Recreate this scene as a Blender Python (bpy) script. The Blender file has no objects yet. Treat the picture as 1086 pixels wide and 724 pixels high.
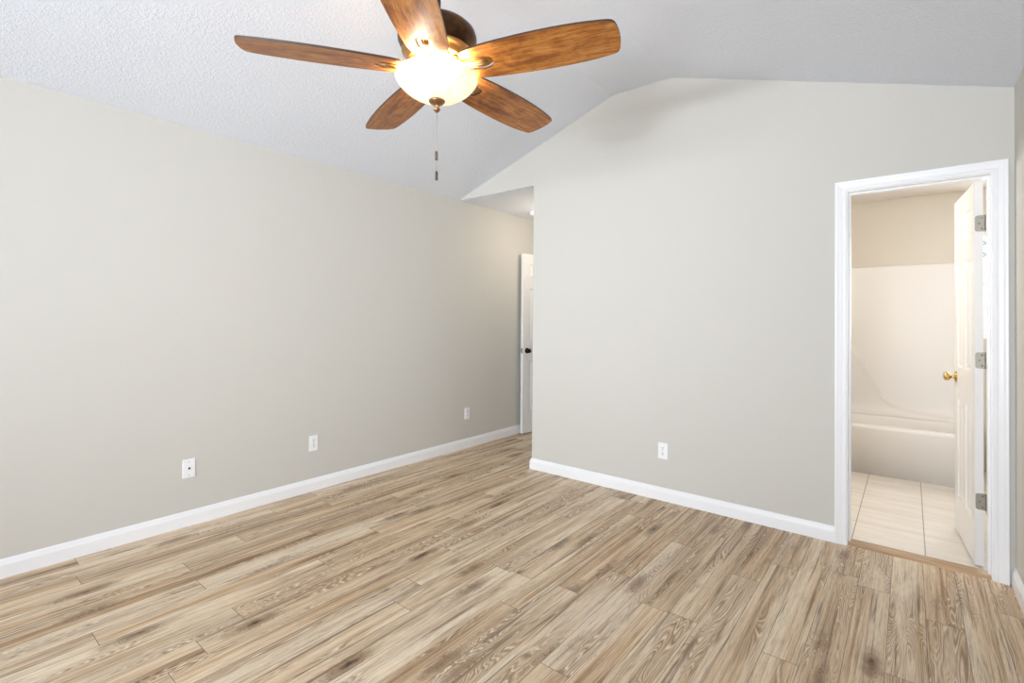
import bpy, bmesh, math, random
from mathutils import Vector, Matrix
random.seed(7)
C = bpy.context.scene.collection
SC = bpy.context.scene

# ------------------------------------------------------------------ camera, light, exposure
CAM_H = 1.28
def make_camera():
    f, cy = 523.08, 333.84
    yaw, pit, rol = (math.radians(a) for a in (38.909, 0.602, 0.440))
    R0 = Vector((math.cos(yaw), math.sin(yaw), 0)); F0 = Vector((-math.sin(yaw), math.cos(yaw), 0)); Z = Vector((0, 0, 1))
    fw = F0 * math.cos(pit) + Z * math.sin(pit); u1 = Z * math.cos(pit) - F0 * math.sin(pit)
    r = R0 * math.cos(rol) + u1 * math.sin(rol); up = u1 * math.cos(rol) - R0 * math.sin(rol)
    m = Matrix((r, up, -fw)).transposed().to_4x4(); m.translation = (0, 0, CAM_H)
    cam = bpy.data.cameras.new('camera'); cam.sensor_fit = 'HORIZONTAL'; cam.sensor_width = 36
    cam.lens = 36 * f / 1086; cam.shift_y = -(362 - cy) / 1086; cam.clip_start = .02
    o = bpy.data.objects.new('camera', cam); C.objects.link(o); o.matrix_world = m
    SC.camera = o
make_camera()

def area(name, loc, target, sx, sy, power, col, spread=180):
    l = bpy.data.lights.new(name, 'AREA'); l.shape = 'RECTANGLE'; l.size = sx; l.size_y = sy; l.energy = power; l.color = col
    l.spread = math.radians(spread)
    o = bpy.data.objects.new(name, l); C.objects.link(o); o.location = loc
    o.rotation_euler = (Vector(target) - Vector(loc)).to_track_quat('-Z', 'Y').to_euler()
    return o

w = bpy.data.worlds.new('sky'); SC.world = w; w.use_nodes = True
w.node_tree.nodes['Background'].inputs[0].default_value = (.80, .90, 1, 1)
w.node_tree.nodes['Background'].inputs[1].default_value = 1.3

# daylight and added fill through the windows behind the camera, and the bathroom's window and unseen lamp
area('daylight_rear_window', (-1.05, -3.60, 1.45), (-1.9, 3.4, 1.40), 2.1, 1.4, 46, (.86, .93, 1), 90)
area('ceiling_fill_rear_window', (-1.05, -3.95, .50), (-.3, 2.6, 2.7), 2.1, .9, 138, (.86, .92, 1), 112)  # added fill aimed upward to brighten the ceiling
area('side_window_fill', (0.80, -2.75, 1.5), (-3.4, 3.6, 1.6), 1.1, 1.4, 30, (.88, .94, 1), 70)  # light of an unseen side window, added to brighten the left wall
area('daylight_bathroom_window', (.80, 6.12, 1.62), (.80, 5, 1.5), .6, .9, 18, (.95, .97, 1))
def lamp(name, loc, power, col, r=.10):
    l = bpy.data.lights.new(name, 'POINT'); l.energy = power; l.color = col; l.shadow_soft_size = r
    o = bpy.data.objects.new(name, l); C.objects.link(o); o.location = loc
lamp('bathroom_lamp_light', (-.95, 4.0, 1.9), 18.5, (1, .975, .95))  # unseen lamp without a fixture, placed for even bathroom light
lamp('hallway_fill_light', (-2.72, 4.3, 2.10), 5.8, (1, .86, .68))  # added unseen fill that warms and brightens the hallway

vs = SC.view_settings
SC.display_settings.display_device = 'sRGB'
vs.view_transform = 'Standard'; vs.look = 'None'; vs.gamma = 1; vs.use_curve_mapping = False
vs.exposure = 0.40

# ------------------------------------------------------------------ helpers
def lin(c):
    return tuple((x / 255 / 12.92 if x / 255 <= .04045 else ((x / 255 + .055) / 1.055) ** 2.4) for x in c) + (1,)

def mat(name, rgb, rough=.5, metal=0, spec=.5):
    m = bpy.data.materials.new(name); m.use_nodes = True
    b = m.node_tree.nodes['Principled BSDF']
    b.inputs['Base Color'].default_value = lin(rgb); b.inputs['Roughness'].default_value = rough
    b.inputs['Metallic'].default_value = metal; b.inputs['Specular IOR Level'].default_value = spec
    return m, m.node_tree.nodes, m.node_tree.links, b

def math_node(N, L, op, a, b=None, c=None, clamp=False):
    n = N.new('ShaderNodeMath'); n.operation = op; n.use_clamp = clamp
    for i, v in enumerate((a, b, c)):
        if v is None: continue
        if isinstance(v, (int, float)): n.inputs[i].default_value = v
        else: L.new(v, n.inputs[i])
    return n.outputs[0]

def noise(N, L, vec, scale, detail=3, rough=.5, dist=0):
    n = N.new('ShaderNodeTexNoise'); n.inputs['Scale'].default_value = scale; n.inputs['Detail'].default_value = detail
    n.inputs['Roughness'].default_value = rough; n.inputs['Distortion'].default_value = dist
    if vec is not None: L.new(vec, n.inputs['Vector'])
    return n.outputs['Fac']

def ramp(N, L, fac, stops, interp='LINEAR'):
    r = N.new('ShaderNodeValToRGB'); r.color_ramp.interpolation = interp
    e = r.color_ramp.elements
    while len(e) < len(stops): e.new(.5)
    for i, (p, c) in enumerate(stops):
        e[i].position = p; e[i].color = lin(c) if not isinstance(c, (int, float)) else (c, c, c, 1)
    L.new(fac, r.inputs[0]); return r.outputs[0]

def mix(N, L, fac, a, b, mode='MIX'):
    n = N.new('ShaderNodeMix'); n.data_type = 'RGBA'; n.blend_type = mode
    for s, v in ((n.inputs[0], fac), (n.inputs[6], a), (n.inputs[7], b)):
        if isinstance(v, (int, float)): s.default_value = v
        elif isinstance(v, tuple): s.default_value = v
        else: L.new(v, s)
    return n.outputs[2]

def mapping(N, L, vec, scale, loc=(0, 0, 0)):
    n = N.new('ShaderNodeMapping'); n.inputs['Scale'].default_value = scale; n.inputs['Location'].default_value = loc
    L.new(vec, n.inputs['Vector']); return n.outputs[0]

def bump(N, L, b, h, strength, dist=.002):
    n = N.new('ShaderNodeBump'); n.inputs['Strength'].default_value = strength; n.inputs['Distance'].default_value = dist
    L.new(h, n.inputs['Height']); L.new(n.outputs[0], b.inputs['Normal'])

def objco(N): return N.new('ShaderNodeTexCoord').outputs['Object']

# ---- mesh helpers: each adds to a bmesh
def bx(bm, x0, x1, y0, y1, z0, z1, mi=0):
    v = [bm.verts.new((x, y, z)) for z in (z0, z1) for y in (y0, y1) for x in (x0, x1)]
    for q in ((0, 2, 3, 1), (4, 5, 7, 6), (0, 1, 5, 4), (2, 6, 7, 3), (0, 4, 6, 2), (1, 3, 7, 5)):
        f = bm.faces.new([v[i] for i in q]); f.material_index = mi

def lathe(bm, prof, n=48, c=(0, 0, 0), cap=True, mi=0):
    rings = []
    for r, z in prof:
        rings.append([bm.verts.new((c[0] + r * math.cos(2 * math.pi * i / n), c[1] + r * math.sin(2 * math.pi * i / n), c[2] + z)) for i in range(n)] if r > 1e-5
                     else [bm.verts.new((c[0], c[1], c[2] + z))])
    for a, b in zip(rings, rings[1:]):
        for i in range(n):
            j = (i + 1) % n
            if len(a) == 1 and len(b) == 1: continue
            vs_ = [a[0], b[j], b[i]] if len(a) == 1 else ([a[i], a[j], b[0]] if len(b) == 1 else [a[i], a[j], b[j], b[i]])
            f = bm.faces.new(vs_); f.smooth = True; f.material_index = mi
    if cap:
        for r in (rings[0], rings[-1]):
            if len(r) > 1: bm.faces.new(r)

def lathe_axis(bm, prof, origin, axis, n=24, mi=0):
    """lathe with its axis along a direction"""
    t = bmesh.new(); lathe(t, prof, n, mi=mi)
    t.transform(Matrix.Translation(origin) @ Vector(axis).to_track_quat('Z', 'Y').to_matrix().to_4x4())
    me = bpy.data.meshes.new('tmp'); t.to_mesh(me); t.free(); bm.from_mesh(me); bpy.data.meshes.remove(me)

def prism(bm, prof, p0, p1, out, mi=0, e0=0., e1=0.):
    """profile (d outward, z up) swept from p0 to p1; e0/e1 shift the ends in proportion to d (mitres)"""
    p0, p1, out = Vector(p0), Vector(p1), Vector(out); d = (p1 - p0).normalized()
    A = [bm.verts.new(p0 + out * q[0] + Vector((0, 0, q[1])) - d * q[0] * e0) for q in prof]
    B = [bm.verts.new(p1 + out * q[0] + Vector((0, 0, q[1])) + d * q[0] * e1) for q in prof]
    n = len(prof)
    for i in range(n): bm.faces.new((A[i], A[(i + 1) % n], B[(i + 1) % n], B[i])).material_index = mi
    bm.faces.new(A); bm.faces.new(B[::-1])

def tube(bm, pts, r, n=8, mi=0):
    pts = [Vector(p) for p in pts]; rings = []
    for i, p in enumerate(pts):
        d = (pts[min(i + 1, len(pts) - 1)] - pts[max(i - 1, 0)]).normalized()
        q = d.to_track_quat('Z', 'Y')
        rr = r[i] if isinstance(r, (list, tuple)) else r
        rings.append([bm.verts.new(p + q @ Vector((rr * math.cos(2 * math.pi * k / n), rr * math.sin(2 * math.pi * k / n), 0))) for k in range(n)])
    for a, b in zip(rings, rings[1:]):
        for k in range(n):
            f = bm.faces.new((a[k], a[(k + 1) % n], b[(k + 1) % n], b[k])); f.smooth = True; f.material_index = mi
    bm.faces.new(rings[0][::-1]); bm.faces.new(rings[-1])

def extrude_poly(bm, pts, z0, z1, mi=0):
    A = [bm.verts.new((x, y, z0)) for x, y in pts]; B = [bm.verts.new((x, y, z1)) for x, y in pts]; n = len(pts)
    bm.faces.new(A[::-1]).material_index = mi; bm.faces.new(B).material_index = mi
    for i in range(n): bm.faces.new((A[i], A[(i + 1) % n], B[(i + 1) % n], B[i])).material_index = mi

def obj(name, bm, m, parent=None, bevel=0, seg=2, recalc=True):
    if recalc: bmesh.ops.recalc_face_normals(bm, faces=bm.faces)
    me = bpy.data.meshes.new(name); bm.to_mesh(me); bm.free()
    for x in (m if isinstance(m, (list, tuple)) else [m]): me.materials.append(x)
    o = bpy.data.objects.new(name, me); C.objects.link(o)
    if parent: o.parent = parent
    if bevel:
        b = o.modifiers.new('bevel', 'BEVEL'); b.width = bevel; b.segments = seg; b.limit_method = 'ANGLE'; b.angle_limit = math.radians(40)
    return o

def struct(name, bm, m, parent=None, label=None, **k):
    o = obj(name, bm, m, parent, **k)
    if parent is None:
        o['kind'] = 'structure'
    if label: o['label'] = label
    return o

def thing(name, label, cat, loc=(0, 0, 0), rotz=0, group=None):
    o = bpy.data.objects.new(name, None); C.objects.link(o); o.empty_display_size = .1
    o.location = loc; o.rotation_euler = (0, 0, rotz); o['label'] = label; o['category'] = cat
    if group: o['group'] = group
    return o

# ------------------------------------------------------------------ measured layout (metres)
XL, XR, YB, YR = -3.4625, .4017, 3.4415, -3.4      # left, right, back and rear wall faces
HC = 2.4546                                        # eaves of the vault, hall and bathroom ceiling
RX0, RX1, RZ = -1.79, -1.33, 3.025                 # flat strip along the ridge
X0 = -2.5447                                       # corner where the back wall stops at the hallway
T = .115                                           # wall thickness
HY = 5.10                                          # end of the hallway
BX0, BX1, BY1 = -1.15, 1.30, 5.90                  # bathroom
DO0, DO1, DH = -.280, .317, 2.037                  # bathroom door clear opening
CO0, CO1, CH = -.343, .380, 2.0974                 # casing outside edges

# ------------------------------------------------------------------ materials
def paint(name, rgb, b_scale=140, b_str=.12, rough=.65):
    m, N, L, b = mat(name, rgb, rough, spec=.3)
    n = noise(N, L, objco(N), b_scale, 2, .5)
    bump(N, L, b, n, b_str, .001)
    return m
WALL = paint('greige_wall_paint', (210, 207, 200))
CEIL = None
m, N, L, b = mat('knockdown_ceiling_texture', (232, 236, 244), .9, spec=.2)
co = objco(N)
n1 = noise(N, L, co, 75, 4, .65, .4); n2 = noise(N, L, co, 230, 3, .6)
h = math_node(N, L, 'ADD', math_node(N, L, 'MULTIPLY', ramp(N, L, n1, [(.42, 0.), (.62, 1.)]), .8), math_node(N, L, 'MULTIPLY', n2, .5))
bump(N, L, b, h, .52, .004); CEIL = m
TRIM = mat('white_semigloss_trim', (247, 247, 249), .35)[0]
DOORW = mat('white_door_paint', (236, 235, 233), .30)[0]
BATHW = paint('beige_bathroom_paint', (222, 215, 203))
ACRYL = mat('white_acrylic_tub', (236, 232, 228), .36, spec=.6)[0]
NICKEL = mat('satin_nickel', (164, 160, 150), .38, .9)[0]
BRASSK = mat('polished_brass', (206, 176, 116), .18, 1)[0]
BLACKM = mat('black_metal', (28, 25, 24), .35, .6)[0]
DARK = mat('dark_slot', (30, 28, 27), .6)[0]
PLATE = mat('white_plastic_plate', (247, 247, 249), .35)[0]
GROUT = None

# laminate floor: one plank = one face, UV = (metres across, metres along), colour = random per plank
def wood_floor_mat(name, tint=1.0):
    m, N, L, b = mat(name, (190, 165, 135), .42, spec=.45)
    uv = N.new('ShaderNodeUVMap'); uv.uv_map = 'plank'
    e = N.new('ShaderNodeUVMap'); e.uv_map = 'edge'
    at = N.new('ShaderNodeAttribute'); at.attribute_name = 'rnd'
    sep = N.new('ShaderNodeSeparateXYZ'); L.new(uv.outputs[0], sep.inputs[0])
    rs = N.new('ShaderNodeSeparateColor'); L.new(at.outputs['Color'], rs.inputs[0])
    r1, r2, r3 = rs.outputs
    cmb = N.new('ShaderNodeCombineXYZ'); L.new(sep.outputs[0], cmb.inputs[0]); L.new(sep.outputs[1], cmb.inputs[1])
    L.new(math_node(N, L, 'MULTIPLY', r1, 61.7), cmb.inputs[2])
    P = cmb.outputs[0]
    # growth rings: contour lines of a stretched noise give cathedral figures and ovals
    vo = N.new('ShaderNodeTexVoronoi'); vo.feature = 'SMOOTH_F1'; vo.inputs['Smoothness'].default_value = .25; vo.inputs['Scale'].default_value = 1; vo.inputs['Randomness'].default_value = 1
    wob = N.new('ShaderNodeVectorMath'); wob.operation = 'ADD'
    kn = N.new('ShaderNodeTexNoise'); kn.inputs['Scale'].default_value = 22; L.new(P, kn.inputs['Vector'])
    sc = N.new('ShaderNodeVectorMath'); sc.operation = 'SCALE'; sc.inputs['Scale'].default_value = .16; L.new(kn.outputs['Color'], sc.inputs[0])
    L.new(mapping(N, L, P, (6.5, 1.7, 1), (2, 4, 6)), wob.inputs[0]); L.new(sc.outputs[0], wob.inputs[1]); L.new(wob.outputs[0], vo.inputs['Vector'])
    kd = vo.outputs['Distance']
    kb = math_node(N, L, 'POWER', 2.718, math_node(N, L, 'MULTIPLY', kd, -7.0))
    base = noise(N, L, mapping(N, L, P, (9, .85, 1)), 1, 2.0, .45, .25)
    base = math_node(N, L, 'ADD', base, math_node(N, L, 'MULTIPLY', kb, .30))
    fine = noise(N, L, mapping(N, L, P, (90, 5, 1)), 1, 2, .5)
    field = math_node(N, L, 'ADD', base, math_node(N, L, 'MULTIPLY', fine, .014))
    ring = math_node(N, L, 'FRACT', math_node(N, L, 'MULTIPLY', field, 26))
    ringl = ramp(N, L, ring, [(0, 0.), (.10, .85), (.38, .12), (.72, .3), (.93, 1.), (1, 0.)])
    # rings show in the flat-sawn zones and around the knots
    vis = ramp(N, L, noise(N, L, mapping(N, L, P, (10, 1.3, 1), (3, 1, 5)), 1, 2, .5), [(.47, .06), (.60, 1.)])
    vis = math_node(N, L, 'MAXIMUM', vis, ramp(N, L, kb, [(.10, 0.), (.32, 1.)]))
    # long streaks and fibres
    streak = noise(N, L, mapping(N, L, P, (55, .9, 1), (1, 7, 2)), 1, 4, .62, .15)
    broad = noise(N, L, mapping(N, L, P, (16, .7, 1), (4, 2, 9)), 1, 2, .5, .2)
    fibre = noise(N, L, mapping(N, L, P, (420, 14, 1)), 1, 2, .6)
    tone = math_node(N, L, 'ADD', math_node(N, L, 'MULTIPLY', streak, .60), math_node(N, L, 'MULTIPLY', broad, .62))
    tone = math_node(N, L, 'ADD', tone, math_node(N, L, 'MULTIPLY', math_node(N, L, 'SUBTRACT', r2, .5), .17))
    tone = math_node(N, L, 'ADD', tone, .075)
    col = ramp(N, L, tone, [(.38, (112, 80, 52)), (.47, (166, 130, 92)), (.55, (204, 171, 132)), (.65, (228, 202, 167)), (.80, (243, 226, 199))])
    # some boards greyer, some tan
    col = mix(N, L, math_node(N, L, 'MULTIPLY', r3, .30), col, lin((200, 184, 162)), 'MIX')
    f2 = noise(N, L, mapping(N, L, P, (200, 5, 1), (8, 1, 3)), 1, 3, .7)
    col = mix(N, L, ramp(N, L, f2, [(.33, .50), (.46, 0.)]), col, lin((120, 88, 58)))
    col = mix(N, L, ramp(N, L, f2, [(.52, 0.), (.68, .45)]), col, lin((240, 228, 208)))
    col = mix(N, L, math_node(N, L, 'MULTIPLY', vis, .42), col, lin((172, 134, 94)))
    rl = ramp(N, L, ring, [(.0, 0.), (.10, .9), (.20, 0.), (.55, 0.), (.66, .5), (.74, 0.)])
    col = mix(N, L, math_node(N, L, 'MULTIPLY', math_node(N, L, 'MULTIPLY', rl, vis), .95), col, lin((246, 232, 208)))
    dl = ramp(N, L, ring, [(.18, 0.), (.34, 1.), (.50, .1), (.78, 0.), (.88, .6), (1., 0.)])
    col = mix(N, L, math_node(N, L, 'MULTIPLY', math_node(N, L, 'MULTIPLY', dl, vis), .66), col, lin((104, 74, 48)))
    fb = ramp(N, L, fibre, [(.36, 1.), (.50, 0.)])
    col = mix(N, L, math_node(N, L, 'MULTIPLY', fb, .26), col, lin((138, 110, 84)))
    # dark mineral streaks
    ds = ramp(N, L, noise(N, L, mapping(N, L, P, (42, .95, 1), (9, 3, 1)), 1, 4, .6, .3), [(.57, 0.), (.66, 1.)])
    col = mix(N, L, math_node(N, L, 'MULTIPLY', ds, .74), col, lin((112, 82, 56)))
    # knots
    col = mix(N, L, ramp(N, L, kd, [(.06, .85), (.26, 0.)]), col, lin((118, 86, 58)))
    col = mix(N, L, ramp(N, L, kd, [(.035, .95), (.095, 0.)]), col, lin((58, 40, 28)))
    # seams
    es = N.new('ShaderNodeSeparateXYZ'); L.new(e.outputs[0], es.inputs[0])
    sx = math_node(N, L, 'LESS_THAN', es.outputs[0], .0009); sy = math_node(N, L, 'LESS_THAN', es.outputs[1], .0012)
    # es holds distance to the nearer side in metres: rebuilt from position across and along
    acr = math_node(N, L, 'MINIMUM', sep.outputs[0], math_node(N, L, 'SUBTRACT', .1255, sep.outputs[0]))
    alo = math_node(N, L, 'MINIMUM', es.outputs[0], es.outputs[1])
    seam = math_node(N, L, 'MAXIMUM', math_node(N, L, 'LESS_THAN', acr, .0011), math_node(N, L, 'LESS_THAN', alo, .0014))
    col = mix(N, L, math_node(N, L, 'MULTIPLY', seam, .72), col, lin((78, 58, 42)))
    L.new(col, b.inputs['Base Color'])
    hh = math_node(N, L, 'SUBTRACT', math_node(N, L, 'MULTIPLY', fibre, .3), seam)
    bump(N, L, b, hh, .25, .0008)
    L.new(ramp(N, L, streak, [(.3, .50), (.7, .36)]), b.inputs['Roughness'])
    return m
WOODF = wood_floor_mat('limed_oak_laminate')
SUB = mat('subfloor', (150, 130, 105), .8)[0]

# ------------------------------------------------------------------ wooden floor
def build_floor():
    W = .1255; JO = {-1: 2.955, -4: 2.92, -3: 2.117, -5: 2.67, 1: 2.805, 3: 3.075, -2: 3.035, -8: 2.835, -7: 2.135, -9: 2.305,
                     -19: 1.41, -22: 1.565, -15: 1.588, -25: .56, -23: .94, -24: 1.256, -26: 1.568}
    bm = bmesh.new(); uv = bm.loops.layers.uv.new('plank'); eg = bm.loops.layers.uv.new('edge'); cl = bm.loops.layers.color.new('rnd')
    rnd = random.Random(11)
    for k in range(-27, 4):
        x0 = -.0740 + W * k; x1 = x0 + W; cx0 = max(x0, XL); cx1 = min(x1, XR)
        yend = HY + .9 if x1 <= X0 + .14 else YB + .03
        LEN = 1.315
        j = JO.get(k, rnd.uniform(0, LEN)); y = j - LEN * math.ceil((j - YR + .2) / LEN)
        while y < yend:
            ya, yb = max(y, YR - .1), min(y + LEN, yend)
            if yb > ya + 1e-4:
                vs_ = [bm.verts.new(p) for p in ((cx0, ya, 0), (cx1, ya, 0), (cx1, yb, 0), (cx0, yb, 0))]
                f = bm.faces.new(vs_); c = (rnd.random(), rnd.random(), rnd.random(), 1)
                for l in f.loops:
                    p = l.vert.co; l[uv].uv = (p.x - x0, p.y - y); l[eg].uv = (p.y - y, y + LEN - p.y); l[cl] = c
            y += LEN
    bx(bm, XL - T, XR + T, YR - T, YB + .03, -.12, -.004, 1)
    bx(bm, XL - T, X0 + .14, YB + .031, HY + .9, -.12, -.004, 1)
    struct('floor', bm, [WOODF, SUB], recalc=False)
build_floor()

# bathroom tiles
m, N, L, b = mat('cream_ceramic_tile', (226, 218, 207), .30, spec=.5)
co = objco(N); sp = N.new('ShaderNodeSeparateXYZ'); L.new(co, sp.inputs[0])
def gridline(axis, off, w_):
    t = math_node(N, L, 'FRACT', math_node(N, L, 'DIVIDE', math_node(N, L, 'SUBTRACT', axis, off - 33.5), .335))
    t = math_node(N, L, 'ABSOLUTE', math_node(N, L, 'SUBTRACT', t, .5))
    return math_node(N, L, 'GREATER_THAN', t, .5 - w_ / .335)
g1 = gridline(sp.outputs[0], -.270, .0026); g2 = gridline(sp.outputs[1], 3.889, .0016)
g = math_node(N, L, 'MAXIMUM', g1, g2)
vein = noise(N, L, mapping(N, L, co, (3, 16, 1)), 1, 4, .6, .5)
tc = ramp(N, L, vein, [(.3, (228, 220, 208)), (.7, (240, 235, 228))])
tc = mix(N, L, g, tc, lin((158, 148, 134)))
L.new(tc, b.inputs['Base Color']); bump(N, L, b, math_node(N, L, 'SUBTRACT', 1, g), .4, .001)
TILE = m
bm = bmesh.new(); bx(bm, BX0 - .1, BX1 + .1, YB + .031, BY1 + .1, -.12, .002)
struct('floor_bathroom', bm, TILE)

# ------------------------------------------------------------------ walls
def wallbox(name, boxes, m=WALL):
    bm = bmesh.new()
    for q in boxes: bx(bm, *q)
    return struct(name, bm, m)
ZB = -.12
wallbox('wall_left', [(XL - T, XL, YR - T, HY + .9, ZB, HC + .03)])
wallbox('wall_right', [(XR, XR + T, YR - T, -2.95, ZB, HC + .02), (XR, XR + T, -1.75, YB, ZB, HC + .02),
                       (XR, XR + T, -2.95, -1.75, ZB, .75), (XR, XR + T, -2.95, -1.75, 2.15, HC + .02)])
# back wall with the bathroom door opening, its head above the hallway, and the gable
bm = bmesh.new()
bx(bm, X0, DO0 - .02, YB, YB + T, ZB, HC)
bx(bm, DO1 + .02, XR + T, YB, YB + T, ZB, HC)
bx(bm, DO0 - .02, DO1 + .02, YB, YB + T, DH + .02, HC)
A = [(XL - T, HC + .0), (XL, HC), (RX0, RZ), (RX1, RZ), (XR, HC - .006), (XR + T, HC)]
gp = [(XL - T, HC), (XR + T, HC), (XR + T, HC + .05), (RX1 + .02, RZ + .06), (RX0 - .02, RZ + .06), (XL - T, HC + .05)]
Fv = [bm.verts.new((x, YB, z)) for x, z in gp]; Bv = [bm.verts.new((x, YB + T, z)) for x, z in gp]
bm.faces.new(Fv); bm.faces.new(Bv[::-1])
for i in range(6): bm.faces.new((Fv[i], Fv[(i + 1) % 6], Bv[(i + 1) % 6], Bv[i]))
struct('wall_back', bm, WALL)
# rear wall with the big window
RW = (-2.15, .05, .72, 2.15)
bm = bmesh.new()
bx(bm, XL, RW[0], YR - T, YR, ZB, HC); bx(bm, RW[1], XR, YR - T, YR, ZB, HC)
bx(bm, RW[0], RW[1], YR - T, YR, ZB, RW[2]); bx(bm, RW[0], RW[1], YR - T, YR, RW[3], HC)
Fv = [bm.verts.new((x, YR - T, z)) for x, z in gp]; Bv = [bm.verts.new((x, YR, z)) for x, z in gp]
bm.faces.new(Fv); bm.faces.new(Bv[::-1])
for i in range(6): bm.faces.new((Fv[i], Fv[(i + 1) % 6], Bv[(i + 1) % 6], Bv[i]))
struct('wall_rear', bm, WALL)
# hallway
wallbox('wall_hallway_right', [(X0, X0 + T, YB + T, HY + .9, ZB, HC + .02)])
HD0, HD1 = -3.30, -2.62
wallbox('wall_hallway_end', [(XL, HD0 - .02, HY, HY + T, 0, HC), (HD1 + .02, X0, HY, HY + T, 0, HC), (HD0 - .02, HD1 + .02, HY, HY + T, DH + .02, HC)])
wallbox('wall_hallway_far', [(XL, X0, HY + .8, HY + .9, 0, HC)])
# bathroom
wallbox('wall_bathroom_left', [(BX0 - .1, BX0, YB + T, BY1 + .1, 0, HC)], BATHW)
wallbox('wall_bathroom_right', [(BX1, BX1 + .1, YB + T, BY1 + .1, 0, HC)], BATHW)
BW = (.46, 1.14, 1.15, 2.09)
wallbox('wall_bathroom_back', [(BX0, BW[0], BY1, BY1 + .1, 0, HC), (BW[1], BX1, BY1, BY1 + .1, 0, HC),
                               (BW[0], BW[1], BY1, BY1 + .1, 0, BW[2]), (BW[0], BW[1], BY1, BY1 + .1, BW[3], HC)], BATHW)
wallbox('wall_bathroom_front', [(BX0, DO0 - .02, YB + T, YB + T + .006, 0, HC), (DO1 + .02, BX1, YB + T, YB + T + .006, 0, HC),
                                (DO0 - .02, DO1 + .02, YB + T, YB + T + .006, DH + .02, HC)], BATHW)

# vaulted ceiling: slope, flat strip, slope, in one slab
prof = [(XL - T, HC - .0393), (RX0, RZ), (RX1, RZ), (XR + T, HC - .0440)]
bm = bmesh.new()
lo = [[bm.verts.new((x, y, z)) for x, z in prof] for y in (YR - T, YB)]
hi = [[bm.verts.new((x, y, z + .12)) for x, z in prof] for y in (YR - T, YB)]
for i in range(3):
    bm.faces.new((lo[0][i], lo[0][i + 1], lo[1][i + 1], lo[1][i])); bm.faces.new((hi[0][i], hi[0][i + 1], hi[1][i + 1], hi[1][i]))
    for k in (0, 1): bm.faces.new((lo[k][i], lo[k][i + 1], hi[k][i + 1], hi[k][i]))
for i in (0, 3): bm.faces.new((lo[0][i], lo[1][i], hi[1][i], hi[0][i]))
struct('ceiling', bm, CEIL)
bm = bmesh.new(); bx(bm, XL, X0 + .02, YB + .001, HY + .9, HC - .0015, HC + .1); struct('ceiling_hallway', bm, CEIL)
bm = bmesh.new(); bx(bm, BX0 - .1, BX1 + .1, YB + T, BY1 + .1, HC, HC + .1)
struct('ceiling_bathroom', bm, paint('bathroom_ceiling_paint', (236, 230, 222), 60, .3))

# ------------------------------------------------------------------ baseboards
BP = [(0, 0), (.015, 0), (.015, .062), (.0135, .068), (.0105, .073), (.009, .079), (.0065, .086), (.003, .0905), (0, .0918)]
def baseboard(name, runs):
    bm = bmesh.new()
    for p0, p1, out, e0, e1 in runs: prism(bm, BP, p0, p1, out, e0=e0, e1=e1)
    return struct(name, bm, TRIM)
baseboard('baseboard_left', [((XL, YR, 0), (XL, HY, 0), (1, 0, 0), -1, -1)])
baseboard('baseboard_back', [((X0, YB, 0), (CO0, YB, 0), (0, -1, 0), 1, 0), ((X0, YB, 0), (X0, HY, 0), (-1, 0, 0), 1, -1)])
baseboard('baseboard_right', [((XR, YR, 0), (XR, YB, 0), (-1, 0, 0), -1, 0)])
baseboard('baseboard_rear', [((XL, YR, 0), (XR, YR, 0), (0, 1, 0), -1, -1)])

# ------------------------------------------------------------------ bathroom door: jamb, casing, threshold, leaf
def casing_profile(w_):
    return [(0, 0), (.0, .010), (.006, .0125), (.012, .0125), (.020, .0105), (.026, .0125), (.038, .0145), (.046, .0175), (w_ - .003, .0185), (w_, .0165), (w_, 0)]
def door_casing(name, x0, x1, o0, o1, zi, zo, y, sgn, wall_t):
    """x0,x1 = casing inside edges, o0,o1 outside; mitred three-sided frame in the plane y, facing sgn"""
    bm = bmesh.new()
    w0, w1, wh = x0 - o0, o1 - x1, zo - zi
    P0 = casing_profile(w0); n = len(P0)
    def ring(fx): return [bm.verts.new(fx(q)) for q in P0]
    r = [ring(lambda q: (x0 - q[0], y + sgn * q[1], 0)),
         ring(lambda q: (x0 - q[0], y + sgn * q[1], zi + q[0] * wh / w0)),
         ring(lambda q: (x1 + q[0] * w1 / w0, y + sgn * q[1], zi + q[0] * wh / w0)),
         ring(lambda q: (x1 + q[0] * w1 / w0, y + sgn * q[1], 0))]
    for a, b_ in zip(r, r[1:]):
        for i in range(n): bm.faces.new((a[i], a[(i + 1) % n], b_[(i + 1) % n], b_[i]))
    bm.faces.new(r[0]); bm.faces.new(r[-1][::-1])
    return struct(name, bm, TRIM)
door_casing('trim_1', DO0 - .005, DO1 + .005, CO0, CO1, DH + .004, CH, YB, -1, T)
bm = bmesh.new()
bx(bm, DO0 - .02, DO0, YB, YB + T + .006, 0, DH + .02); bx(bm, DO1, DO1 + .02, YB, YB + T + .006, 0, DH + .02)
bx(bm, DO0, DO1, YB, YB + T + .006, DH, DH + .02)
bx(bm, DO0, DO0 + .010, YB + .040, YB + .078, 0, DH); bx(bm, DO1 - .010, DO1, YB + .040, YB + .078, 0, DH); bx(bm, DO0 + .010, DO1 - .010, YB + .040, YB + .078, DH - .010, DH)
struct('trim_2', bm, TRIM)
door_casing('trim_3', HD0 - .005, HD1 + .005, HD0 - .062, HD1 + .062, DH + .004, CH, HY, -1, T)
bm = bmesh.new()
bx(bm, HD0 - .02, HD0, HY, HY + T, 0, DH + .02); bx(bm, HD1, HD1 + .02, HY, HY + T, 0, DH + .02); bx(bm, HD0, HD1, HY, HY + T, DH, DH + .02)
struct('trim_4', bm, TRIM)
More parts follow.
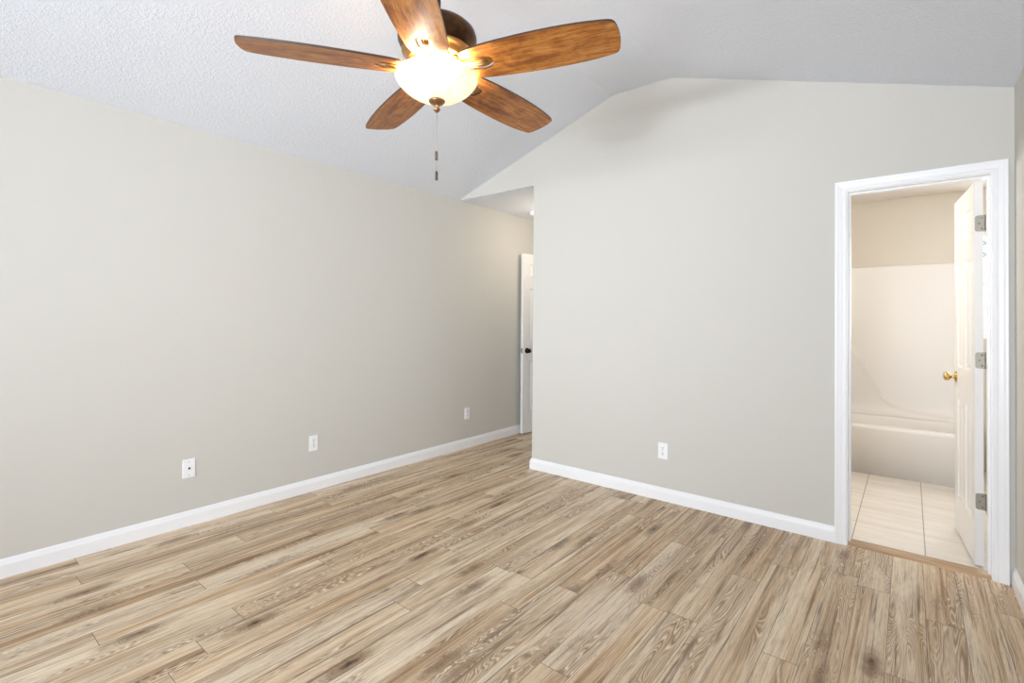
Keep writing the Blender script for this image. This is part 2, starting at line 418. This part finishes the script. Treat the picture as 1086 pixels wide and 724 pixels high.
# reducer strip
m, N, L, b = mat('tan_oak_reducer', (196, 160, 122), .4)
co = objco(N); nn = noise(N, L, mapping(N, L, co, (4, 90, 1)), 1, 3, .6)
L.new(ramp(N, L, nn, [(.3, (164, 132, 100)), (.7, (204, 174, 140))]), b.inputs['Base Color'])
bm = bmesh.new()
prism(bm, [(0, 0), (.004, .004), (.02, .010), (.075, .012), (.092, .010), (.096, .002), (.096, 0)], (DO0, YB - .002, 0), (DO1, YB - .002, 0), (0, 1, 0))
struct('trim_threshold', bm, m)

def panel_leaf(W, H, Tk, xs, zs):
    """six-panel slab: x 0..W, z 0..H, thickness -Tk/2..Tk/2"""
    bm = bmesh.new()
    X = [0] + xs + [W]; Z = [0] + zs + [H]
    for s in (-1, 1):
        y = s * Tk / 2
        for i in range(len(X) - 1):
            for j in range(len(Z) - 1):
                a0, a1, b0, b1 = X[i], X[i + 1], Z[j], Z[j + 1]
                if i % 2 == 1 and j % 2 == 1:
                    loops = []
                    for ins, dep in ((0, 0), (.004, -.0015), (.010, -.0085), (.022, -.0085), (.040, -.002), (.044, -.0015)):
                        loops.append([bm.verts.new((x, y + s * dep, z)) for x, z in ((a0 + ins, b0 + ins), (a1 - ins, b0 + ins), (a1 - ins, b1 - ins), (a0 + ins, b1 - ins))])
                    for p, q in zip(loops, loops[1:]):
                        for k in range(4): bm.faces.new((p[k], p[(k + 1) % 4], q[(k + 1) % 4], q[k]))
                    bm.faces.new(loops[-1])
                else:
                    bm.faces.new([bm.verts.new(p) for p in ((a0, y, b0), (a1, y, b0), (a1, y, b1), (a0, y, b1))])
    h = Tk / 2
    for q in (((0, -h, 0), (W, -h, 0), (W, h, 0), (0, h, 0)), ((0, -h, H), (W, -h, H), (W, h, H), (0, h, H)),
              ((0, -h, 0), (0, h, 0), (0, h, H), (0, -h, H)), ((W, -h, 0), (W, h, 0), (W, h, H), (W, -h, H))):
        bm.faces.new([bm.verts.new(p) for p in q])
    bmesh.ops.remove_doubles(bm, verts=bm.verts, dist=1e-5)
    return bm
KNOB = [(.0, .062), (.016, .061), (.024, .056), (.027, .048), (.026, .040), (.020, .033), (.012, .028), (.010, .022), (.011, .012), (.018, .009), (.031, .007), (.033, .003), (.033, 0), (0, 0)]
# leaf of the bathroom door; local x runs from the hinge edge, closed position faces -y (hinge on the far face)
def bathroom_door():
    W, H, Tk = .588, 2.018, .035
    leaf = panel_leaf(W, H, Tk, [.092, .256, .332, .496], [.215, .815, 1.005, 1.625, 1.735, 1.905])
    leaf.transform(Matrix.Translation((.004, .0285, .0)))        # pin at origin
    o = struct('door_1', leaf, DOORW, label='open white six-panel bathroom door with nickel hinges and brass knob')
    pin = Vector((DO1 - .006, YB + T + .012, .012)); o.location = pin
    o.rotation_euler = (0, 0, math.radians(90 + 4.6))
    # local +x -> world +Y-ish, local +y -> world -X
    for side in (1, -1):
        k = bmesh.new(); lathe_axis(k, KNOB, (W - .056, .0285 + side * Tk / 2, .94), (0, side, 0), 28)
        obj('knob', k, BRASSK, o)['label'] = 'brass knob'
    k = bmesh.new(); bx(k, W + .0035, W + .0052, .0285 - .0125, .0285 + .0125, .94 - .028, .94 + .028); obj('latch_plate', k, BRASSK, o)
    for z in (.335, 1.075, 1.797):
        k = bmesh.new()
        h = .044
        # leaf mortised in the door edge (rounded corners), facing the room
        pts = []
        for cx_, cz_, a0 in ((.033, h - .012, 0), (.002, h - .001, 90), (.002, -h + .001, 180), (.033, -h + .012, 270)):
            rr = .010 if cx_ > .01 else .001
            for t in range(5):
                a = math.radians(a0 + t * 22.5); pts.append((cx_ + rr * math.cos(a), cz_ + rr * math.sin(a)))
        A_ = [k.verts.new((.0032, y, z + zz)) for y, zz in pts]; B_ = [k.verts.new((.0045, y, z + zz)) for y, zz in pts]
        k.faces.new(A_); k.faces.new(B_[::-1])
        for i in range(len(pts)): k.faces.new((A_[i], A_[(i + 1) % len(pts)], B_[(i + 1) % len(pts)], B_[i]))
        # knuckles
        for q in range(5):
            z0 = z - h + q * 2 * h / 5
            lathe(k, [(0, 0), (.0062, 0), (.0062, 2 * h / 5 - .0012), (0, 2 * h / 5 - .0012)], 14, (0, 0, z0))
        for dz in (-.028, 0, .028):
            lathe_axis(k, [(0, 0), (.0042, 0), (.003, .0010), (0, .0012)], (.0033, .020 + (.007 if dz == 0 else -.004), z + dz), (-1, 0, 0), 10, mi=1)
        obj('hinge', k, [NICKEL, mat('hinge_screw', (120, 114, 104), .4, 1)[0]], o)['label'] = 'satin nickel hinge'
    # leaf plates on the jamb stay with the frame
bathroom_door()
def hallway_door():
    W, H, Tk = .68, 2.018, .035
    leaf = panel_leaf(W, H, Tk, [.10, .295, .385, .58], [.215, .815, 1.005, 1.625, 1.735, 1.905])
    leaf.transform(Matrix.Translation((-W, 0, 0)))
    o = struct('door_2', leaf, DOORW, label='white hallway door standing open against the left wall')
    o.location = (-3.392, 4.385, .012); o.rotation_euler = (0, 0, math.radians(180 + 90 - 8))
    for side in (1, -1):
        k = bmesh.new(); lathe_axis(k, [(a * .95, z * .80) for a, z in KNOB], (-.060, side * Tk / 2, .925), (0, side, 0), 24)
        obj('knob', k, BLACKM, o)['label'] = 'black knob'
    k = bmesh.new(); bx(k, -.0005, .0012, -.0125, .0125, .897, .953); bx(k, .0012, .008, -.006, .006, .915, .935); obj('latch_plate', k, NICKEL, o)
hallway_door()

# ------------------------------------------------------------------ windows
GLASS = bpy.data.materials.new('window_glass'); GLASS.use_nodes = True
N = GLASS.node_tree.nodes; L = GLASS.node_tree.links; N.clear()
o_ = N.new('ShaderNodeOutputMaterial'); mx = N.new('ShaderNodeMixShader'); tr = N.new('ShaderNodeBsdfTransparent'); gl = N.new('ShaderNodeBsdfGlossy')
gl.inputs['Roughness'].default_value = .02; mx.inputs[0].default_value = .06
L.new(tr.outputs[0], mx.inputs[1]); L.new(gl.outputs[0], mx.inputs[2]); L.new(mx.outputs[0], o_.inputs[0])
def window(name, axis, c0, c1, z0, z1, f0, f1, mull):
    """axis 'x': window in a y-plane; c0..c1 along the wall, f0..f1 through it"""
    bm = bmesh.new()
    def b_(a0, a1, q0, q1, d0, d1):
        if axis == 'x': bx(bm, a0, a1, d0, d1, q0, q1)
        else: bx(bm, d0, d1, a0, a1, q0, q1)
    s = .045
    b_(c0, c0 + s, z0, z1, f0, f1); b_(c1 - s, c1, z0, z1, f0, f1); b_(c0 + s, c1 - s, z0, z0 + s, f0, f1); b_(c0 + s, c1 - s, z1 - s, z1, f0, f1)
    mid = (z0 + z1) / 2; fm = (f0 + f1) / 2
    b_(c0 + s, c1 - s, mid - .02, mid + .02, fm - .015, fm + .015)
    for t in mull: b_(t - .03, t + .03, z0 + s, z1 - s, f0, f1)
    o = struct(name, bm, TRIM)
    bm = bmesh.new()
    def g_(a0, a1, q0, q1):
        if axis == 'x': bx(bm, a0, a1, fm - .002, fm + .002, q0, q1)
        else: bx(bm, fm - .002, fm + .002, a0, a1, q0, q1)
    g_(c0 + s, c1 - s, z0 + s, z1 - s); obj('pane', bm, GLASS, o)
    return o
window('window_1', 'x', RW[0], RW[1], RW[2], RW[3], YR - .08, YR - .03, [(RW[0] + RW[1]) / 2])
window('window_2', 'y', -2.95, -1.75, .75, 2.15, XR + .03, XR + .08, [])  # unseen window, added so light falls on the left wall
w3 = window('window_3', 'x', BW[0] - .04, BW[1], BW[2], BW[3], BY1 + .03, BY1 + .08, [])

for z in (1.975, 1.875):  # unidentified dark marks, built as hooked tubes
    bm = bmesh.new(); tube(bm, [(BW[0], BY1 + .028, z + .026), (BW[0] + .030, BY1 + .010, z + .026), (BW[0] + .058, BY1 + .004, z + .006), (BW[0] + .028, BY1 + .008, z - .014)], .0055, 8)
    obj('hooked_mark', bm, BLACKM, w3)['label'] = 'small black hooked shape at the window'

# ------------------------------------------------------------------ ceiling fan
FX, FY = -1.556, 1.411; PHI = 18.466; PITCH = -10.965; ZBL = 2.33
m, N, L, b = mat('distressed_walnut_blade', (150, 92, 44), .38, spec=.5)
co = objco(N)
s1 = noise(N, L, mapping(N, L, co, (3.2, 38, 3)), 1, 5, .72, .5)
s2 = noise(N, L, mapping(N, L, co, (9, 11, 3), (3, 1, 0)), 1, 4, .6, .8)
s3 = noise(N, L, mapping(N, L, co, (26, 160, 3)), 1, 2, .6)
tn = math_node(N, L, 'ADD', math_node(N, L, 'MULTIPLY', s1, .68), math_node(N, L, 'MULTIPLY', s2, .32))
wc = ramp(N, L, tn, [(.34, (84, 42, 16)), (.43, (142, 80, 30)), (.52, (186, 118, 50)), (.66, (216, 154, 84))])
wc = mix(N, L, math_node(N, L, 'MULTIPLY', ramp(N, L, s3, [(.38, 1.), (.5, 0.)]), .35), wc, lin((70, 38, 20)))
L.new(wc, b.inputs['Base Color']); bump(N, L, b, s3, .15, .0006)
BLADEW = m
BLEDGE = mat('dark_blade_edge', (66, 44, 30), .4)[0]
m, N, L, b = mat('antique_bronze', (92, 66, 44), .34, 1)
nn = noise(N, L, objco(N), 9, 3, .6); L.new(ramp(N, L, nn, [(.35, (74, 54, 40)), (.7, (118, 84, 52))]), b.inputs['Base Color']); BRONZE = m
BRASS = mat('antique_brass', (186, 148, 96), .33, 1)[0]
FINIAL = mat('aged_brass_finial', (150, 116, 82), .38, .9)[0]
m, N, L, b = mat('lit_alabaster_glass', (250, 240, 222), .25)
co = objco(N); nn = noise(N, L, co, 7, 4, .6, 1.2)
gc = ramp(N, L, nn, [(.35, (255, 222, 176)), (.65, (255, 242, 218))])
L.new(gc, b.inputs['Emission Color']); b.inputs['Emission Strength'].default_value = .55; L.new(gc, b.inputs['Base Color'])
BOWL = m
fan = thing('ceiling_fan', 'five-blade wooden ceiling fan with bronze housing and lit glass bowl, hanging from the vaulted ceiling', 'ceiling fan', (FX, FY, 0))
bm = bmesh.new(); lathe(bm, [(0, RZ), (.070, RZ), (.072, RZ - .012), (.066, RZ - .035), (.045, RZ - .060), (.022, RZ - .070), (0, RZ - .070)]); obj('canopy', bm, BRONZE, fan)
bm = bmesh.new(); lathe(bm, [(0, 2.55), (.0125, 2.55), (.0125, RZ - .06), (0, RZ - .06)], 20); obj('downrod', bm, BRONZE, fan)
bm = bmesh.new()
lathe(bm, [(0, 2.575), (.024, 2.575), (.030, 2.565), (.034, 2.545), (.060, 2.535), (.105, 2.524), (.143, 2.508), (.160, 2.490), (.166, 2.470), (.165, 2.452), (.158, 2.436),
           (.148, 2.418), (.143, 2.408), (0, 2.408)], 72); obj('motor_housing', bm, BRONZE, fan)
bm = bmesh.new()
lathe(bm, [(0, 2.409), (.146, 2.409), (.149, 2.404), (.146, 2.398), (.138, 2.394), (.130, 2.380), (.126, 2.368), (.118, 2.362), (.100, 2.360), (.100, 2.356), (0, 2.356)], 72)
obj('flywheel', bm, BRASS, fan)
bm = bmesh.new()
for i in range(20):          # beaded ring under the flywheel
    a = 2 * math.pi * i / 20
    t = bmesh.new(); bmesh.ops.create_icosphere(t, subdivisions=2, radius=.0095)
    t.transform(Matrix.Translation((.108 * math.cos(a), .108 * math.sin(a), 2.357))); me = bpy.data.meshes.new('t'); t.to_mesh(me); t.free(); bm.from_mesh(me); bpy.data.meshes.remove(me)
for f in bm.faces: f.smooth = True
obj('beaded_ring', bm, BRASS, fan)
bm = bmesh.new(); lathe(bm, [(0, 2.357), (.062, 2.357), (.066, 2.345), (.060, 2.325), (.068, 2.312), (.070, 2.300), (0, 2.300)], 40); obj('light_fitter', bm, BRASS, fan)
bm = bmesh.new(); lathe(bm, [(0, 2.301), (.006, 2.301), (.006, 2.204), (0, 2.204)], 12); obj('light_stem', bm, BRASS, fan)
bm = bmesh.new()
outer = [(.172, 2.3020), (.1735, 2.2985), (.1725, 2.293), (.167, 2.283), (.158, 2.270), (.145, 2.256), (.128, 2.242), (.106, 2.228), (.080, 2.217), (.050, 2.209), (.022, 2.2055), (.007, 2.205)]
inner = [(r - .004 if r > .02 else r, z + .005) for r, z in outer[::-1]]
lathe(bm, outer + inner + [outer[0]], 80, cap=False); bowl = obj('glass_bowl', bm, BOWL, fan); bowl['label'] = 'lit cream glass bowl'
for i in range(3):
    a = math.radians(40 + 120 * i)
    bm = bmesh.new(); lathe(bm, [(0, 2.300), (.012, 2.300), (.013, 2.290), (.022, 2.278), (.025, 2.265), (.020, 2.252), (0, 2.245)], 20, (.055 * math.cos(a), .055 * math.sin(a), 0))
    mb, Nb, Lb, bb_ = mat('lit_bulb', (255, 240, 215), .4); bb_.inputs['Emission Color'].default_value = (1, .86, .66, 1); bb_.inputs['Emission Strength'].default_value = 3
    obj('bulb', bm, mb, fan)
lp = bpy.data.lights.new('fan_bulb_light', 'POINT'); lp.energy = 7.5; lp.shadow_soft_size = .05; lp.color = (1, .90, .76)
lo_ = bpy.data.objects.new('fan_bulb_light', lp); C.objects.link(lo_); lo_.location = (FX, FY, 2.268)
lo_.location.x += .10; lo_.location.y -= .02
lp2 = lo_.copy(); lp2.data = lp.copy(); C.objects.link(lp2); lp2.location = (FX - .10, FY + .02, 2.268)
lp3 = lo_.copy(); lp3.data = lp.copy(); C.objects.link(lp3); lp3.location = (FX - .01, FY - .10, 2.268)
bm = bmesh.new()
lathe(bm, [(0, 2.2065), (.030, 2.2065), (.0345, 2.203), (.0335, 2.198), (.026, 2.191), (.015, 2.186), (.010, 2.181), (.0095, 2.175), (.014, 2.170), (.0145, 2.164), (.009, 2.158), (.005, 2.154), (0, 2.153)], 36)
obj('finial', bm, FINIAL, fan)
for dx, dy, zb_, zt in ((-.004, .004, 1.990, 2.156), (.004, -.002, 1.902, 2.156)):
    bm = bmesh.new(); z = zt; 
    tube(bm, [(dx, dy, zt), (dx, dy, zb_)], .0007, 6)
    while z > zb_ + .002:
        t = bmesh.new(); bmesh.ops.create_icosphere(t, subdivisions=1, radius=.0015); t.transform(Matrix.Translation((dx, dy, z)))
        me = bpy.data.meshes.new('t'); t.to_mesh(me); t.free(); bm.from_mesh(me); bpy.data.meshes.remove(me); z -= .0046
    ch = obj('pull_chain', bm, NICKEL, fan)
    bm = bmesh.new(); lathe(bm, [(0, zb_ + .004), (.003, zb_ + .003), (.0055, zb_ - .002), (.006, zb_ - .010), (.0055, zb_ - .026), (.0065, zb_ - .031), (.005, zb_ - .036), (0, zb_ - .037)], 16, (dx, dy, 0))
    obj('chain_pendant', bm, mat('pewter_pendant', (104, 92, 84), .4, .8)[0], ch)

def smooth_poly(pts, n=3):
    for _ in range(n):
        q = []
        for i in range(len(pts)):
            a, b_ = pts[i], pts[(i + 1) % len(pts)]
            q += [(a[0] * .75 + b_[0] * .25, a[1] * .75 + b_[1] * .25), (a[0] * .25 + b_[0] * .75, a[1] * .25 + b_[1] * .75)]
        pts = q
    return pts
def make_blade(parent, k):
    e = bpy.data.objects.new('blade_mount', None)
    up = [(.128, .058), (.150, .080), (.200, .089), (.30, .098), (.42, .103), (.52, .1035), (.62, .099), (.70, .090), (.735, .084), (.748, .078), (.757, .062)]
    dn = [(.757, -.062), (.748, -.078), (.735, -.084), (.70, -.090), (.62, -.099), (.52, -.1035), (.42, -.103), (.30, -.098), (.200, -.089), (.150, -.080), (.128, -.058)]
    tip = [(.763, .03), (.765, 0), (.763, -.03)]
    notch = [(.134, -.038), (.160, -.032), (.200, -.039), (.235, -.036), (.258, -.018), (.262, .0), (.258, .018), (.235, .036), (.200, .039), (.160, .032), (.134, .038)]
    pts = smooth_poly([(x, y - .004) for x, y in up + tip + dn + notch], 2)
    bm = bmesh.new(); extrude_poly(bm, pts, -.0045, .0045)
    for f in bm.faces:
        if abs(f.normal.z) < .5: f.material_index = 1
    bm.normal_update()
    for f in bm.faces: f.material_index = 0 if abs(f.normal.z) > .5 else 1
    b_ = obj('blade', bm, [BLADEW, BLEDGE], parent)
    # shift texture per blade by using own object origin: local frame lies on the blade
    a = math.radians(PHI + 72 * k)
    b_.matrix_local = Matrix.Translation((0, 0, ZBL)) @ Matrix.Rotation(a, 4, 'Z') @ Matrix.Rotation(math.radians(PITCH), 4, 'X')
    # blade iron: fluted leaf lying in the notch, arm back to the flywheel, plate on top of the blade
    bm = bmesh.new()
    out = smooth_poly([(.10, .014), (.14, .018), (.185, .028), (.225, .030), (.248, .014), (.252, 0), (.248, -.014), (.225, -.030), (.185, -.028), (.14, -.018), (.10, -.014)], 2)
    out = [(x, y - .004) for x, y in out]
    extrude_poly(bm, out, .001, .008)
    for yy in (-.016, -.005, .006):
        tube(bm, [(.235, yy * .9, -.001), (.20, yy, -.003), (.16, yy * .62 - .002, -.003), (.12, yy * .35 - .002, -.002)], [.002, .0042, .004, .0025], 8)
    bx(bm, .215, .315, -.026, .018, .0046, .0080)
    tube(bm, [(.175, -.004, .004), (.14, -.003, .010), (.115, -.001, .022), (.092, 0, .032)], [.010, .011, .011, .012], 10)
    for px, py in ((.29, -.016), (.29, .008), (.30, -.004)):
        lathe(bm, [(0, .0079), (.004, .0079), (.003, .0105), (0, .011)], 10, (px, py, 0))
    obj('blade_iron', bm, BRASS, b_)
for k in range(5): make_blade(fan, k)

# ------------------------------------------------------------------ wall plates
def plate_thing(name, label, cat, pos, out, kind, group):
    """local: x along wall (right when facing it), y out of wall, z up"""
    rz = {(1, 0): -math.pi / 2, (0, -1): math.pi}[out]
    t = thing(name, label, cat, pos, rz, group)
    bm = bmesh.new(); bx(bm, -.035, .035, -.001, .0055, -.0575, .0575); obj('face_plate', bm, PLATE, t, bevel=.0035, seg=3)
    if kind == 'duplex':
        for s in (-1, 1):
            bm = bmesh.new()
            pts = []
            for i in range(32):
                a = 2 * math.pi * i / 32; pts.append((max(-.0155, min(.0155, .0175 * math.cos(a))), max(-.0145, min(.0145, .0175 * math.sin(a)))))
            A_ = [bm.verts.new((x, .005, z + s * .0195)) for x, z in pts]; B_ = [bm.verts.new((x, .0072, z + s * .0195)) for x, z in pts]
            bm.faces.new(A_); bm.faces.new(B_[::-1])
            for i in range(32): bm.faces.new((A_[i], A_[(i + 1) % 32], B_[(i + 1) % 32], B_[i]))
            r_ = obj('receptacle', bm, PLATE, t)
            bm = bmesh.new(); c = s * .0195
            bx(bm, -.0075, -.0050, .0068, .0076, c - .001, c + .009); bx(bm, .0050, .0075, .0068, .0076, c, c + .008)
            lathe_axis(bm, [(0, 0), (.0030, 0), (.0030, .0008), (0, .0008)], (0, .0068, c - .0075), (0, 1, 0), 14)
            obj('slots', bm, DARK, r_)
        zs = (0,)
    else:
        bm = bmesh.new(); lathe_axis(bm, [(.0062, 0), (.0062, .003), (.0045, .0035), (.0045, 0)], (0, .005, 0), (0, 1, 0), 20); lathe_axis(bm, [(0, 0), (.0046, 0), (.0046, .0012), (0, .0012)], (0, .005, 0), (0, 1, 0), 20)
        obj('cable_hole', bm, DARK, t); zs = (-.0415, .0415)
    for z in zs:
        bm = bmesh.new(); lathe_axis(bm, [(0, 0), (.0034, 0), (.0030, .001), (0, .0014)], (0, .0052, z), (0, 1, 0), 14); obj('screw', bm, mat('plate_screw', (176, 174, 172), .4, .5)[0], t)
plate_thing('cable_wall_plate', 'white wall plate with one small black cable hole, nearest the camera on the left wall', 'wall plate', (XL, 1.128, .352), (1, 0), 'cable', None)
plate_thing('duplex_outlet', 'white duplex outlet on the left wall, just right of the cable plate', 'outlet', (XL, 1.944, .353), (1, 0), 'duplex', 'wall outlets')
plate_thing('duplex_outlet', 'white duplex outlet farthest along the left wall, near the open hallway door', 'outlet', (XL, 3.582, .340), (1, 0), 'duplex', 'wall outlets')
plate_thing('duplex_outlet', 'white duplex outlet on the back wall, left of the bathroom door', 'outlet', (-1.378, YB, .352), (0, -1), 'duplex', 'wall outlets')

# ------------------------------------------------------------------ smoke detector on the hallway ceiling
t = thing('smoke_detector', 'small round white smoke detector on the hallway ceiling', 'smoke detector', (-3.165, 4.30, HC))
bm = bmesh.new(); lathe(bm, [(0, 0), (.062, 0), (.063, -.010), (.060, -.014), (0, -.014)], 40); obj('base', bm, PLATE, t)
bm = bmesh.new(); lathe(bm, [(0, -.013), (.056, -.013), (.056, -.024), (.050, -.034), (.030, -.040), (0, -.041)], 40); obj('cover', bm, PLATE, t)

# ------------------------------------------------------------------ bathtub and its moulded surround
TX0, TX1, TY0 = BX0 + .002, .42, 5.152
def build_tub():
    t = thing('bathtub', 'white built-in bathtub with a plain apron behind the open bathroom door', 'bathtub', ((TX0 + TX1) / 2, (TY0 + BY1) / 2, .002))
    ox, oy, oz = t.location
    bm = bmesh.new()
    RIM = .412; y1 = BY1 - .002
    # shell by rounded-rectangle rings: outside skirt, rim, basin
    def rr(x0, x1, ya, yb, rad, z, n=6):
        pts = []
        for cx_, cy_, a0 in ((x1 - rad, yb - rad, 0), (x0 + rad, yb - rad, 90), (x0 + rad, ya + rad, 180), (x1 - rad, ya + rad, 270)):
            for i in range(n + 1):
                a = math.radians(a0 + 90 * i / n); pts.append(bm.verts.new((cx_ + rad * math.cos(a) - ox, cy_ + rad * math.sin(a) - oy, z - oz)))
        return pts
    rings = [rr(TX0, TX1, TY0 + .006, y1, .004, .002), rr(TX0, TX1, TY0 + .004, y1, .004, .375), rr(TX0, TX1, TY0, y1, .006, .383), rr(TX0, TX1, TY0, y1, .008, RIM - .008),
             rr(TX0 + .006, TX1 - .006, TY0 + .006, y1 - .004, .012, RIM),
             rr(TX0 + .09, TX1 - .09, TY0 + .075, y1 - .075, .10, RIM), rr(TX0 + .105, TX1 - .10, TY0 + .09, y1 - .085, .11, RIM - .02),
             rr(TX0 + .16, TX1 - .13, TY0 + .13, y1 - .12, .12, .12), rr(TX0 + .24, TX1 - .20, TY0 + .20, y1 - .18, .10, .07)]
    for a, b_ in zip(rings, rings[1:]):
        for i in range(len(a)):
            f = bm.faces.new((a[i], a[(i + 1) % len(a)], b_[(i + 1) % len(a)], b_[i])); f.smooth = True
    bm.faces.new(rings[-1]); bm.faces.new(rings[0][::-1])
    obj('tub_shell', bm, ACRYL, t, bevel=0)
    bm = bmesh.new(); lathe(bm, [(0, .072 - oz), (.028, .072 - oz), (.028, .076 - oz), (0, .078 - oz)], 24, (TX1 - .32 - ox, 5.52 - oy, 0)); obj('drain', bm, NICKEL, t)
build_tub()
def build_surround():
    t = thing('tub_surround', 'white moulded wall surround with a sweeping curved ridge above the bathtub', 'tub surround', ((TX0 + TX1) / 2, BY1, .414))
    ox, oy, oz = t.location
    cz = [(-1.2, 1.30), (-.62, 1.22), (-.50, 1.10), (-.442, 1.004), (-.358, .854), (-.276, .680), (-.177, .545), (-.043, .470), (.142, .437), (.283, .430), (.45, .428)]
    def curve(x):
        for (a, za), (b_, zb_) in zip(cz, cz[1:]):
            if a <= x <= b_:
                u = (x - a) / (b_ - a); return za + (zb_ - za) * u
        return cz[-1][1]
    nx, nz = 150, 110; z0, z1 = .4125, 1.822
    bm = bmesh.new(); g_ = []
    for j in range(nz + 1):
        row = []
        for i in range(nx + 1):
            x = TX0 + (TX1 - TX0) * i / nx; z = z0 + (z1 - z0) * j / nz
            sl = (curve(x + .02) - curve(x - .02)) / .04; d = (z - (curve(x - .03) + curve(x) + curve(x + .03)) / 3) / math.sqrt(1 + sl * sl)
            s_ = max(0, min(1, (.012 - d) / .024)); s_ = s_ * s_ * (3 - 2 * s_)
            off = .016 + .014 * s_ + (.013 * math.exp(-(d / .012) ** 2)) + .050 * math.exp(-((z - z0) / .040) ** 1.3)
            row.append(bm.verts.new((x - ox, BY1 - off - oy, z - oz)))
        g_.append(row)
    for j in range(nz):
        for i in range(nx):
            f = bm.faces.new((g_[j][i], g_[j][i + 1], g_[j + 1][i + 1], g_[j + 1][i])); f.smooth = True
    # top lip and right return
    tb = [bm.verts.new((v.co.x, -.0005, v.co.z)) for v in g_[-1]]
    for i in range(nx): bm.faces.new((g_[-1][i], g_[-1][i + 1], tb[i + 1], tb[i]))
    rb = [bm.verts.new((r[-1].co.x, -.0005, r[-1].co.z)) for r in g_]
    for j in range(nz): bm.faces.new((g_[j][-1], g_[j + 1][-1], rb[j + 1], rb[j]))
    obj('back_panel', bm, ACRYL, t)
    bm = bmesh.new(); bx(bm, TX0 - ox, TX0 + .02 - ox, TY0 + .02 - oy, BY1 - .033 - oy, 0, z1 - oz); obj('side_panel', bm, ACRYL, t, bevel=.004)
build_surround()
